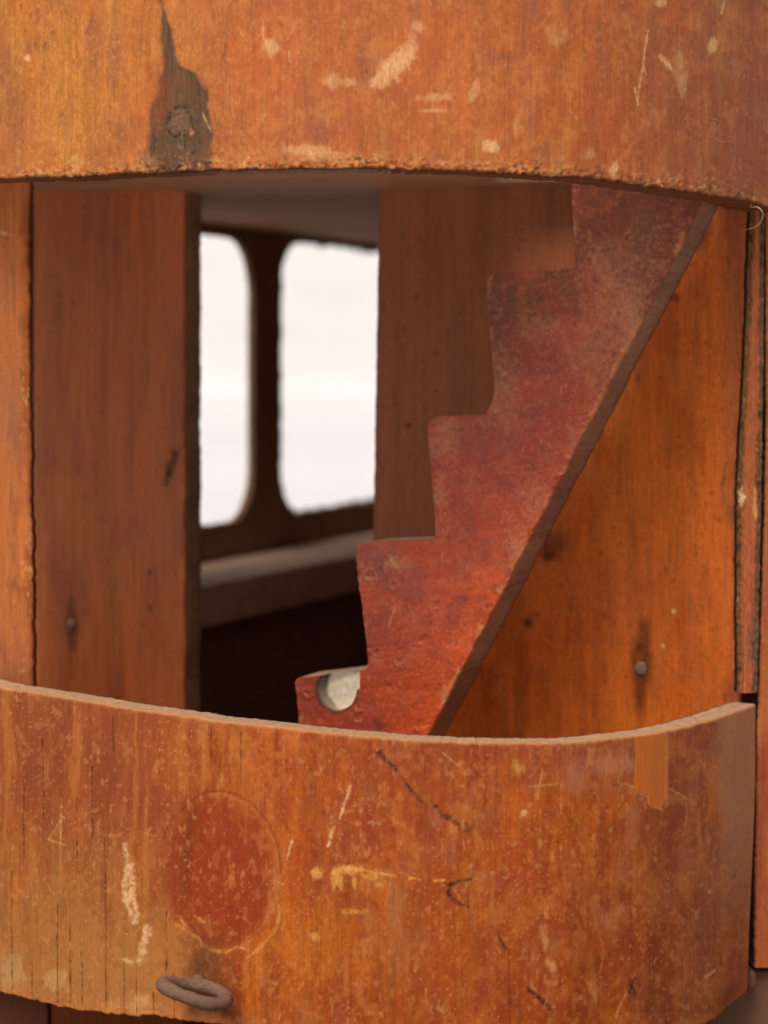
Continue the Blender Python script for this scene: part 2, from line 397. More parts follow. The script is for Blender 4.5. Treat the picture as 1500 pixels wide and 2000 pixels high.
# ---- upper band
def paint_upper(X, Y, et, eb):
    p = Paint(X, Y, (176, 96, 46), .5, 3)
    p.mix((190, 124, 52), .75 * (1 - sstep(60, 620, X + 60 * fbm(X / 80, Y / 200, 4))))
    p.mix((150, 84, 56), .75 * sstep(1050, 1480, X + 80 * fbm(X / 60, Y / 200, 9)), .6)
    p.warm((200, 104, 34), 60, 2.4, .55, 1, 0, .6); p.warm((150, 92, 66), 45, 2.6, .6, 2, .05, .5); p.warm((196, 140, 66), 30, 3.5, .4, 7, .1, .6)
    for cx, cy, rx, ry, c, a in ((140, 190, 60, 90, (206, 146, 48), .55), (20, 260, 40, 90, (146, 86, 56), .6), (225, 260, 55, 50, (150, 92, 62), .5),
                              (900, 180, 110, 90, (196, 106, 40), .5), (780, 60, 40, 60, (198, 112, 44), .5), (560, 120, 60, 110, (184, 96, 46), .5), (1190, 200, 70, 90, (182, 92, 34), .5), (1360, 270, 110, 90, (152, 80, 54), .5)):
        p.blob(cx, cy, rx, ry, c, a, soft=.8, rag=.6, sc=25)
    p.grain(.11, .22, .10); p.mottle((206, 132, 70), (156, 82, 50), .34)
    lft = 1 - sstep(350, 800, X)
    p.flecks((96, 56, 34), 6, .42, .55, 5, 1, where=lft); p.flecks((218, 170, 104), 4, .42, .45, 1.6, 2, where=.35 + .65 * lft)
    p.flecks((92, 50, 34), 5, .58, .6, 1.2, 3); p.flecks((202, 150, 104), 9, .5, .35, 1.5, 4)
    p.flecks((214, 172, 130), 2.6, .62, .5, 1, 5)
    p.scratches(150, (0, 0, 1500, 340), (216, 170, 120), 10, 55, 1.2, .45, 90, 50, 5)
    p.scratches(90, (0, 0, 1500, 340), (110, 64, 44), 10, 60, 1.2, .5, 90, 20, 6)
    p.scratches(60, (1250, 0, 1500, 400), (196, 132, 100), 30, 110, 1.0, .5, 92, 6, 8)
    # weather stain round an old nail
    st = (82, 66, 52)
    yk = (-20, 26, 60, 100, 128, 142, 160, 200, 260, 300, 345)
    xa = np.interp(Y, yk, (314, 312, 312, 315, 317, 316, 312, 298, 290, 284, 276)) + 9 * fbm(X / 14, Y / 26, 5, 4, .6)
    xb = np.interp(Y, yk, (314, 322, 336, 344, 350, 384, 396, 408, 415, 416, 412)) + 9 * fbm(X / 14, Y / 26, 6, 4, .6)
    m = sstep(-5, 7, X - xa) * sstep(-5, 7, xb - X) * (.86 + .25 * fbm(X / 4, Y / 40, 9, 3)); p.mix((74, 62, 50), m, .85)
    p.mix((104, 80, 62), .5 * m * sstep(0, .5, fbm(X / 20, Y / 16, 14, 3)) * sstep(200, 300, Y))
    p.blob(312, 190, 20, 60, (160, 70, 34), .5, soft=.6, rag=.5)
    p.blob(350, 238, 24, 28, (112, 82, 68), .8, rough=.7, sc=8); p.blob(352, 238, 14, 17, (126, 94, 80), .7, rag=.5, sc=6)
    q = np.hypot((X - 350) / 23, (Y - 240) / 28) + .22 * fbm(X / 9, Y / 9, 8, 3); kk = np.exp(-((q - 1) / .16) ** 2) * sstep(-.35, .15, fbm(X / 7, Y / 7, 18, 3))
    p.mix((44, 30, 22), .85 * kk); p.h -= .0006 * kk; p.h += .0003 * (1 - sstep(.6, 1, q)) * fbm(X / 5, Y / 5, 3, 3)
    p.blob(373, 258, 5, 7, (196, 120, 104), .8); p.line([(396, 222), (404, 240), (412, 256)], 2, (206, 168, 118), .9)
    m = np.exp(-((X - 360) / 60) ** 2 - ((Y - 270) / 80) ** 2); p.flecks((168, 136, 100), 5, .35, .6, 1, 11, where=m); p.flecks((44, 30, 24), 5, .4, .7, 1, 12, where=m)
    # worn flecks of pale filler
    for cx, cy, rx, ry, ang, a in ((770, 130, 42, 20, -38, .9), (800, 95, 14, 24, 20, .7), (745, 160, 18, 14, 0, .6), (958, 286, 17, 13, 10, .95), (1301, 122, 6, 18, -38, .95), (1330, 142, 13, 46, -6, .45),
                               (1393, 90, 9, 14, 0, .85), (530, 92, 14, 14, 30, .7), (650, 160, 16, 14, 0, .6), (1200, 330, 9, 12, 0, .95), (54, 115, 6, 7, 0, .9), (1291, 6, 9, 8, 0, .8),
                               (600, 296, 42, 12, 3, .6), (640, 305, 50, 8, 0, .55), (850, 190, 34, 8, -4, .5), (846, 216, 26, 4, 0, .55), (818, 52, 14, 10, 20, .5), (1088, 70, 22, 22, 0, .3),
                               (925, 180, 9, 22, 20, .5), (1150, 300, 10, 12, 0, .4), (1010, 250, 8, 22, 0, .35), (150, 318, 14, 12, 0, .5), (290, 318, 12, 14, 0, .3), (680, 160, 14, 8, 0, .5)):
        p.blob(cx, cy, rx, ry, (226, 182, 134), a, ang=ang, soft=.3, rag=.6, sc=8, rough=.8, h=.00005)
    for L in ([(1266, 60), (1260, 92), (1256, 130), (1250, 160), (1246, 198)], [(1256, 130), (1262, 146)], [(1415, 0), (1410, 26)], [(514, 40), (513, 70), (522, 90), (532, 100)], [(565, 100), (566, 118)], [(1240, 172), (1247, 204)]):
        p.line(L, 2.4, (216, 168, 116), .95, rag=.5, sc=6)
    # chipped lower arris
    z = 1 - sstep(4, 46, eb + 16 * fbm(X / 22, Y / 22, 77, 3))
    p.mix((202, 128, 72), .45 * z * (1 - sstep(700, 1300, X) * .8) * (1 - np.exp(-((X - 355) / 55) ** 4)), .8)
    p.flecks((84, 44, 28), 9, .22, .95, .8, 21, where=1 - sstep(8, 38, eb)); p.flecks((222, 176, 116), 9, .30, .7, .9, 22, where=1 - sstep(6, 56, eb))
    cr = fbm(X / 6.5, Y / 6.5, 91, 3, .6); zl = .85 * (1 - sstep(4, 26, eb + 18 * fbm(X / 30, 0 * Y, 92, 3)))
    p.mix((70, 36, 22), .85 * zl * (1 - .5 * sstep(900, 1300, X)) * sstep(.12, .38, cr)); p.mix((222, 164, 98), .40 * zl * sstep(.15, .4, -cr) * (1 - .6 * sstep(900, 1400, X))); p.h -= .0006 * zl * sstep(.1, .4, cr)
    p.mix((84, 44, 26), .8 * (1 - sstep(2, 9, eb + 5 * fbm(X / 9, Y / 9, 5))))
    p.h += .00045 * z * fbm(X / 7, Y / 7, 61, 3)
    p.h += .0002 * fbm(X / 60, Y / 200, 13, 3)
    ed = .5 + .5 * fbm(X / 120, 0 * Y, 44, 2)
    p.c = p.c * np.array([.95, .93, .84])
    p.h -= .0009 * (1 - sstep(2, 22, eb)) * sstep(.35, .8, fbm(X / 16, Y / 30, 64, 3) + .4 * ed)
    return p
rs = np.random.RandomState(4)
ub = spread(-260, 1720, -20, 1520, 2.0)
edge_noise = lambda q, s, a: a * fbm(q / 9, 0 * q, s, 4, .65) + a * .8 * fbm(q / 60, 0 * q, s + 1, 2)
vs_up = np.concatenate([np.linspace(0, .28, 14)[:-1], np.linspace(.28, 1, 190)])
upper = band('upper_band', ub, lambda q: -160 + 0 * q, lambda q: Y_up(q) + edge_noise(q, 5, 3.0), 200, D_up, .018, paint_upper, M_varnish, root, 5,
             [((112, 78, 60), .45), ((92, 62, 44), .8), ((150, 110, 84), .8)], vs=vs_up)

# ---- lower band
Y_bot = curve([(-300, 1880), (-20, 1932), (0, 1940), (60, 1952), (120, 1966), (200, 1978), (330, 1990), (430, 2003), (700, 2035), (950, 2046), (1150, 2042), (1300, 2022), (1390, 2000), (1440, 1975), (1470, 1945)], 10)
def paint_lower(X, Y, et, eb):
    p = Paint(X, Y, (162, 80, 36), .55, 7)
    p.mix((154, 100, 56), .85 * (1 - sstep(120, 420, X - .25 * (Y - 1650) + 70 * fbm(X / 50, Y / 200, 4))), .75)
    p.mix((146, 74, 50), .55 * (1 - sstep(1480, 1600, Y + 60 * fbm(X / 60, Y / 90, 3))) * sstep(350, 800, X), .7)
    p.mix((152, 92, 70), .75 * sstep(1100, 1420, X + 90 * fbm(X / 60, Y / 160, 9)), .65)
    p.warm((192, 104, 34), 50, 2.6, .65, 1, 0, .45); p.warm((144, 64, 40), 60, 1.8, .55, 2, .03, .45); p.warm((166, 104, 78), 40, 1.6, .5, 6, .08, .5); p.warm((200, 128, 66), 24, 3.0, .35, 16, .1, .5)
    for cx, cy, rx, ry, c, a in ((630, 1840, 110, 70, (190, 112, 34), .8), (330, 1490, 30, 90, (196, 118, 46), .7), (1010, 1560, 90, 90, (170, 82, 34), .4), (560, 1560, 60, 160, (178, 84, 32), .5), (900, 1500, 60, 50, (150, 72, 50), .5),
                              (240, 1520, 60, 120, (150, 68, 42), .65), (80, 1480, 60, 110, (148, 74, 50), .55), (60, 1640, 22, 80, (160, 66, 32), .5), (110, 1800, 90, 90, (166, 112, 66), .6),
                              (730, 1640, 70, 60, (150, 70, 50), .5), (1010, 1700, 50, 60, (160, 76, 56), .35), (1150, 1800, 100, 110, (158, 74, 46), .4), (900, 1900, 120, 90, (172, 84, 36), .5),
                              (1215, 1500, 90, 50, (158, 88, 70), .5), (1100, 1475, 60, 36, (168, 96, 76), .45), (180, 1640, 60, 60, (166, 92, 54), .4), (770, 1870, 40, 60, (140, 100, 66), .4), (560, 1760, 40, 160, (196, 108, 38), .35)):
        p.blob(cx, cy, rx, ry, c, a, soft=.8, rag=.7, sc=26, stretch=2.2)
    p.grain(.12, .2, .12); p.mottle((190, 116, 62), (148, 78, 54), .42)
    # bare grey-gold wood at the left with long cracks
    lft = 1 - sstep(260, 480, X)
    p.flecks((90, 54, 36), 4.5, .4, .5, 7, 1, where=lft); p.flecks((206, 158, 104), 4, .42, .45, 4, 2, where=lft)
    p.mix((152, 84, 56), .75 * lft * (1 - sstep(1540, 1760, Y + 60 * fbm(X / 30, Y / 90, 68, 3))), .7)
    sv = fbm(X / 22 + .5 * fbm(X / 60, Y / 90, 4, 3), Y / 210, 69, 3, .6); p.mix((204, 136, 68), .38 * sstep(.1, .45, sv) * (1 - sstep(380, 700, X))); p.mix((130, 68, 46), .4 * sstep(.08, .4, -sv) * (1 - sstep(380, 800, X)))
    p.mix((172, 118, 74), .5 * lft * sstep(1560, 1760, Y) * (.5 + sstep(-.3, .4, fbm(X / 16, Y / 200, 88, 3))), .8); p.mix((182, 130, 80), .55 * lft * sstep(1760, 1900, Y + 40 * fbm(X / 30, Y / 60, 8)), .8)
    # round stain of a lost badge
    rr = np.hypot((X - 428) / 116, (Y - 1706) / 152) + .03 * fbm(X / 30, Y / 30, 12, 3)
    p.mix((144, 64, 40), .72 * (1 - sstep(.82, 1.04, rr + .08 * fbm(X / 10, Y / 24, 35, 4))), .5)
    p.blob(440, 1700, 70, 110, (160, 66, 36), .55, soft=.6, rag=.5, sc=22)
    p.blob(345, 1650, 24, 80, (140, 62, 46), .5, soft=.8); p.blob(368, 1650, 9, 70, (100, 62, 42), .6, ang=8, soft=.7, rag=.6)
    k = np.exp(-((rr - 1.0) / .022) ** 2); ang = np.arctan2(Y - 1706, X - 428)
    k = np.exp(-((rr + .05 * fbm(X / 8, Y / 8, 33, 3) - 1.0) / .035) ** 2)
    p.mix((200, 126, 80), .55 * k * sstep(.1, .5, .5 + fbm(X / 16, Y / 16, 6, 3)) * ((ang > -1.7) & (ang < 1.9)), .8)
    p.mix((110, 54, 34), .55 * np.exp(-((rr - 1.05) / .02) ** 2) * ((ang > -2.6) & (ang < 0)))
    for L in ([(345, 1806), (372, 1824), (386, 1830), (396, 1846), (412, 1856), (440, 1860)], [(440, 1860), (462, 1850), (484, 1854)], [(484, 1870), (505, 1850), (520, 1838), (538, 1818), (545, 1790), (544, 1770)], [(350, 1790), (362, 1808)], [(380, 1790), (398, 1800)], [(500, 1862), (514, 1846)]):
        p.line(L, 3.2, (220, 152, 92), .9, sc=7, rag=.8)
    p.line([(536, 1700), (540, 1730), (538, 1760)], 7, (190, 120, 76), .7, sc=7, rag=1)
    # fine wear
    p.flecks((88, 48, 34), 5, .58, .5, 1.4, 3); p.flecks((208, 148, 100), 8, .40, .6, 1.5, 4); p.flecks((216, 168, 124), 3.4, .55, .7, 1, 5); p.flecks((200, 130, 84), 15, .34, .4, 1.6, 6); p.flecks((136, 66, 44), 11, .38, .4, 1.6, 16)
    p.scratches(230, (0, 1440, 1480, 2000), (212, 156, 112), 8, 60, 1.2, .42, 80, 60, 5)
    p.scratches(120, (0, 1440, 1480, 2000), (104, 54, 38), 10, 60, 1.2, .45, 90, 22, 6)
    p.scratches(60, (900, 1460, 1460, 1950), (196, 132, 100), 12, 90, 1.0, .45, 40, 60, 12)
    p.scratches(40, (1340, 1440, 1470, 1900), (190, 142, 112), 30, 120, 1.4, .5, 92, 5, 13)
    # pale scrapes
    wcol = (226, 186, 150)
    for pts, wd in (([(244, 1650), (250, 1690), (243, 1730), (250, 1770), (262, 1800)], 6), ([(252, 1690), (260, 1730), (248, 1760)], 9), ([(256, 1740), (266, 1780), (264, 1800)], 5), ([(286, 1815), (280, 1850), (272, 1876)], 9), ([(245, 1875), (256, 1880)], 6), ([(684, 1536), (664, 1598)], 3.2), ([(652, 1616), (642, 1652)], 4), ([(570, 1642), (560, 1680)], 2.4)):
        p.line(pts, wd, wcol, .95, rag=.9, sc=7, rough=.85, h=.00005)
    for L in ([(646, 1706), (670, 1694), (700, 1698), (730, 1704), (770, 1710)], [(800, 1714), (822, 1718)], [(850, 1720), (868, 1719)], [(610, 1700), (628, 1706)]):
        p.line(L, 3, (222, 164, 96), .85, rag=.9, sc=8)
    for cx, cy, rx, ry, a in ((620, 1706, 10, 12, .8), (658, 1716, 11, 20, .95), (684, 1700, 22, 10, .9), (692, 1722, 4, 12, .8), (724, 1712, 14, 8, .7), (740, 1728, 8, 6, .6), (616, 1830, 8, 8, .8), (690, 1780, 22, 5, .6)):
        p.blob(cx, cy, rx, ry, (224, 168, 96), a, soft=.3, rag=.6, sc=7, rough=.8)
    for cx, cy, rx, ry, ang, c, a in ((1023, 1588, 9, 7, 0, (226, 180, 130), .9), (1065, 1835, 9, 20, -12, (214, 156, 112), .8), (1076, 1885, 7, 18, -30, (214, 156, 112), .8), (770, 1778, 20, 60, 0, (180, 130, 88), .45), (1010, 1500, 12, 14, 0, (206, 150, 84), .7), (1190, 1490, 46, 22, 0, (196, 136, 112), .6), (1120, 1520, 18, 34, 0, (186, 126, 104), .6), (1230, 1640, 16, 60, 10, (184, 118, 88), .5), (1110, 1700, 20, 50, 0, (186, 112, 70), .5), (960, 1790, 26, 18, 0, (196, 126, 72), .5), (1200, 1790, 30, 20, -30, (190, 126, 94), .5), (1340, 1680, 22, 50, 0, (182, 116, 86), .45), (470, 1560, 20, 60, 0, (186, 106, 50), .4), (1060, 1770, 14, 30, 60, (200, 120, 70), .5),
                                  (1300, 1480, 6, 4, 0, (220, 170, 130), .5), (1390, 1742, 4, 4, 0, (230, 190, 150), .8), (1390, 1930, 40, 22, -30, (206, 136, 84), .45), (275, 1960, 22, 18, 0, (214, 172, 128), .7), (20, 1900, 22, 40, 0, (204, 168, 130), .6), (110, 1915, 26, 18, 0, (210, 170, 124), .6), (220, 1970, 16, 14, 0, (214, 160, 112), .6), (545, 1475, 20, 6, 0, (200, 136, 70), .5), (1320, 1560, 24, 10, 20, (188, 126, 96), .5)):
        p.blob(cx, cy, rx, ry, c, a, ang=ang, soft=.4, rag=.8, sc=8, rough=.8)
    for L in ([(1035, 1536), (1090, 1531)], [(1060, 1500), (1050, 1560)], [(1096, 1530), (1096, 1590)], [(1410, 1530), (1442, 1580)], [(1240, 1900), (1200, 1990)], [(862, 1468), (896, 1496)], [(1220, 1530), (1256, 1545)], [(1310, 1540), (1360, 1572)], [(95, 1640), (120, 1600)], [(95, 1640), (125, 1650)], [(120, 1560), (118, 1700)]):
        p.line(L, 2.2, (212, 154, 104), .75)
    for i, x in enumerate((905, 915, 929, 941, 951, 961, 970, 981)):     # row of little dents
        p.line([(x, 1640 + (i % 3)), (x + 2, 1658)], 2.3, (204, 120, 86), .8, rag=.3, h=-.0002)
    for i in range(4): p.line([(975 + 8 * i, 1634 + i * 6), (1018, 1632 + i * 7)], 1.6, (198, 124, 86), .55)
    for i in range(5): p.blob(1381 + 5 * i, 1908 - 3 * i, 2.2, 4, (232, 190, 150), .8, soft=.3, rag=.2)
    # dark charred marks
    dk = (66, 46, 30)
    for pts, wd in (([(744, 1470), (752, 1484), (772, 1500)], 6), ([(795, 1536), (825, 1566)], 4), ([(850, 1576), (862, 1590), (880, 1600), (905, 1624)], 6), ([(912, 1612), (918, 1622)], 6), ([(876, 1730), (900, 1722), (918, 1718)], 4), ([(880, 1728), (876, 1744), (884, 1758), (900, 1766), (915, 1772)], 3.6), ([(975, 1830), (990, 1856)], 4), ([(1030, 1930), (1080, 1975)], 4), ([(1232, 1915), (1236, 1950)], 8), ([(770, 1500), (800, 1540)], 2.5), ([(1445, 1700), (1441, 1716)], 3)):
        p.line(pts, wd, dk, .9, rag=1.0, sc=7, h=-.0002)
    p.line([(994, 1860), (996, 2040)], 1.5, (70, 36, 24), .8, rag=.4); p.line([(1232, 1660), (1233, 1860)], 1.3, (90, 46, 30), .6, rag=.4)
    R = random.Random(31)
    for x, y0, y1 in ((112, 1762, 1985), (137, 1800, 1985), (160, 1860, 1985), (84, 1440, 1600), (46, 1500, 1700), (220, 1400, 1470), (242, 1880, 1990), (266, 1880, 1990), (325, 1780, 1920), (206, 1640, 1990), (470, 1430, 1530), (340, 1900, 2000), (23, 1700, 1950), (412, 1410, 1500), (180, 1500, 1640), (62, 1880, 1955), (300, 1940, 2000), (150, 1560, 1690)):
        pts = [(x + (i - 4) * R.uniform(-.2, .5), y0 + (y1 - y0) * i / 8) for i in range(9)]
        p.line(pts, 1.3, (62, 38, 26), .8, rag=.9, sc=14, h=-.0004)
    # rust stain round the screw eye, with its shadow below painted in
    p.blob(400, 1895, 34, 60, (92, 68, 50), .8, soft=.5, rag=.5, sc=14, rough=.85); p.blob(420, 1985, 40, 50, (96, 70, 50), .7, soft=.5, rag=.4, rough=.85)
    # bright unfaded strip with torn lower end
    m = sstep(1239, 1241, X + 1.5 * noise(X / 5, Y / 14, 3)) * (1 - sstep(1299, 1302, X + 2 * noise(X / 5, Y / 14, 4))) * (1 - sstep(-2, 4, Y - np.interp(X, (1238, 1248, 1262, 1266, 1276, 1290, 1301), (1548, 1546, 1552, 1570, 1574, 1580, 1560))))
    sf = np.ones(X.shape + (3,)) * lin((206, 118, 48)); sf = sf * (1 + .12 * fbm(X / 8, Y / 90, 5, 3))[..., None]
    p.c = p.c * (1 - .92 * m[..., None]) + sf * .92 * m[..., None]; p.r = p.r * (1 - m) + .5 * m
    p.mix((226, 156, 92), .5 * np.exp(-((X - 1302) / 2.5) ** 2) * (Y < 1576)); p.line([(1238, 1548), (1248, 1550), (1264, 1556), (1270, 1574), (1292, 1581)], 2.2, (228, 160, 92), .8)
    # dusty upper arris and bleached right end
    p.mix((192, 142, 104), .75 * (1 - sstep(1, 9, et + 4 * fbm(X / 10, Y / 10, 5))), .9)
    p.mix((186, 140, 112), .6 * sstep(1380, 1430, X + 20 * fbm(X / 20, Y / 90, 5, 3)) * (1 - sstep(1560, 1900, Y)), .9)
    p.mix((196, 128, 80), .5 * (1 - sstep(2, 30, eb + 12 * fbm(X / 14, Y / 14, 15))), .8)
    p.h += .0003 * (1 - sstep(2, 24, eb)) * fbm(X / 7, Y / 7, 61, 3) + .0002 * fbm(X / 70, Y / 220, 13, 3)
    p.c = np.clip(p.c * 1.12 - .022, .004, 1) * np.array([.88, .87, .76])
    return p
us = np.concatenate([spread(-260, 1476, -20, 1476, 2.0)])
# right end leans inwards towards the bottom: columns are squeezed there
def lo_lean(o):
    me = o.data; n = len(me.vertices); co = np.empty(n * 3, np.float32); me.vertices.foreach_get('co', co); co = co.reshape(-1, 3)
    px = co[:, 0] / co[:, 1] * F + CX; py = HY - (co[:, 2] - EYE) / co[:, 1] * F
    sh = -15 * sstep(1480, 1920, py) * sstep(1330, 1470, px) ** 1.5 - 30 * sstep(1915, 2010, py) * sstep(1380, 1470, px)
    co[:, 0] += sh / F * co[:, 1]; me.vertices.foreach_set('co', co.ravel()); me.update()
lower = band('lower_band', us, lambda q: Y_rim(q) + edge_noise(q, 15, 1.6), lambda q: Y_bot(q) + edge_noise(q, 25, 4.0), 300, D_lo, .0125, paint_lower, M_varnish, root, 4,
             [((90, 60, 44), .8), ((96, 60, 40), .8), ((172, 142, 112), .95)])
lo_lean(lower)

# ---- screw eye in the lower band
c = Vector((-.0748 * 1.0, 1.008, EYE - .2495)); ring = []; rad = []
R_ = .0126
for i in range(40):
    q = 2 * math.pi * i / 40
    x = math.cos(q) * R_; y = math.sin(q) * R_ * .96
    ring.append(c + Vector((x, y, -x * .25 - y * .01 + .0006 * math.sin(2 * q)))); rad.append(.0027 * (1 + .12 * math.sin(5 * q + 1) * .5 + random.Random(i).uniform(-.04, .04)))
eye = tube('screw_eye', ring, rad, M_rust, lower, 14, True)
sh = tube('shank', [c + Vector((0, R_ * .9, 0)), c + Vector((.0005, R_ + .012, 0)), c + Vector((.001, R_ + .03, 0))], .0024, M_rust, eye, 12)

# ---- upper deck with the stair hatch, seen from below
Zs = .080
def xcol(px, d): return (px - CX) / F * d
front = []
for q in range(-200, 1426, 25):
    a_, b_ = plan_normal(np.float64(q), D_up); front.append((float(xcol(q, D_up(q)) + a_ * .0172), float(D_up(q) + b_ * .0172)))
front += [(.166, 1.15), (.19, 1.22)]
far0 = (-.108, 1.52); fdir = (.3664, 1.0)
def farpt(s, off=0.0):
    n = math.hypot(*fdir); t = (fdir[0] / n, fdir[1] / n)
    return (far0[0] + t[0] * s + t[1] * off, far0[1] + t[1] * s - t[0] * off)   # off: towards the inside (right/front)
back_l = farpt(.70, -.006)
outer = front + [(.30, 1.5), (.30, back_l[1])] + [back_l, farpt(-.3, -.006)]
hatch = [(.0405, 1.0215), (.085, 1.030), (.116, 1.052), (.136, 1.09), (.144, 1.134), (.10, 1.158), (.050, 1.172)]
deck = outline_solid('upper_deck', [outer, hatch], lambda a, b, cc: np.stack([a, b, EYE + Zs + .0088 + cc], -1), None, .016, M_inner, root, .0006)

# ---- corner board far left
D_cb = lambda q: 1.112 + 0 * q
def paint_board(base, hot, seed, rough=.55):
    def f(X, Y, el, er):
        p = Paint(X, Y, base, rough, seed)
        p.warm(hot, 40, 3.5, .6, 1, 0, .5); p.warm((130, 62, 38), 40, 3, .5, 2, .1, .5)
        p.grain(.15, .3, .16); return p
    return f
def paint_corner(X, Y, el, er):
    p = paint_board((180, 106, 50), (198, 112, 44), 11)(X, Y, el, er)
    p.blob(20, 1320, 60, 70, (150, 84, 60), .7, soft=.7, rag=.6); p.blob(20, 800, 30, 90, (150, 96, 66), .6, soft=.7); p.blob(5, 560, 30, 90, (190, 112, 74), .5, soft=.7)
    m = 1 - sstep(2, 20, er + 16 * fbm(X / 30, Y / 45, 7, 3)); p.mix((150, 74, 24), .8 * m, .5)
    p.flecks((228, 180, 120), 5, .25, .8, 2, 3, where=(1 - sstep(6, 36, er)) * sstep(.0, .4, fbm(X / 50, Y / 90, 3, 2)))
    p.line([(-4, 455), (8, 455), (20, 460)], 3.5, (216, 160, 110), .9); p.flecks((94, 58, 36), 5, .5, .5, 3, 4)
    p.mix((88, 52, 34), .8 * sstep(1850, 1950, Y)); return p
yy = spread(330, 2150, 345, 1400, 2.4, 12)
rows('corner_board', yy, -170 + 0 * yy, 59 + 3 * fbm(yy / 14, 0 * yy, 3, 3) + 2 * fbm(yy / 90, 0 * yy, 8, 2) + np.interp(yy, (350, 800, 1400, 1900, 1960), (-2, 0, 8, 14, 36)), 110, D_cb, .010, paint_corner, M_varnish, root, 5, [((96, 66, 40), .7), ((80, 50, 30), .8), ((80, 50, 30), .8)])

# ---- post
D_post = plane_dep(65, 1.235, -.12)
def paint_post(X, Y, el, er):
    p = Paint(X, Y, (180, 104, 60), .5, 13)
    p.warm((196, 104, 48), 45, 4, .5, 1, 0, .5); p.warm((158, 86, 62), 50, 3, .5, 2, .0, .5)
    p.mix((204, 102, 42), .5 * sstep(1050, 1400, Y)); p.grain(.11, .3, .14)  # foot painted brighter, as lit below the upper band's shadow
    p.blob(140, 1225, 13, 50, (66, 42, 26), .9, soft=.5, rag=.4, sc=12, stretch=3); p.blob(128, 1150, 34, 90, (112, 56, 40), .6, soft=.8, rag=.4); p.line([(139, 1140), (139, 1330)], 2.2, (70, 36, 22), .7, rag=.3)
    p.blob(228, 1370, 14, 60, (116, 54, 30), .6, soft=.8); p.blob(130, 1330, 40, 50, (124, 58, 34), .5, soft=.8)
    p.blob(336, 908, 9, 34, (48, 26, 14), .95, ang=18, rag=.6, sc=8, soft=.3, h=-.0006); p.blob(292, 1118, 4, 7, (60, 30, 18), .9); p.blob(292, 1190, 6, 10, (90, 44, 24), .7)
    p.flecks((96, 48, 30), 6, .55, .5, 2, 3); p.flecks((206, 150, 96), 4, .6, .4, 1.5, 5)
    m = 1 - sstep(2, 13, er + 6 * fbm(X / 9, Y / 20, 5, 3)); p.mix((202, 128, 72), .7 * m * sstep(-.15, .3, fbm(X / 60, Y / 40, 9, 3)) * sstep(800, 1000, Y), .8)
    p.scratches(25, (70, 800, 360, 1400), (200, 140, 96), 6, 30, 1, .4, 90, 40, 3)
    return p
yy = spread(330, 2150, 365, 1410, 2.4, 12)
post = rows('post', yy, 65 + 1 * fbm(yy / 30, 0 * yy, 4, 3), 361 + 1.6 * fbm(yy / 10, 0 * yy, 5, 3) + 2 * fbm(yy / 70, 0 * yy, 6, 2), 130, D_post, .045, paint_post, M_varnish, root, 4,
            [((160, 122, 98), .7), ((80, 50, 34), .8), ((80, 50, 34), .8)], tdir=(math.sin(.10), math.cos(.10)))
d_ = float(D_post(140)); disc('nail', W(np.float64(140), np.float64(1218), d_ - .0002).tolist(), (0, -1, 0), .0021, .0006, M_nail, post, seed=4)

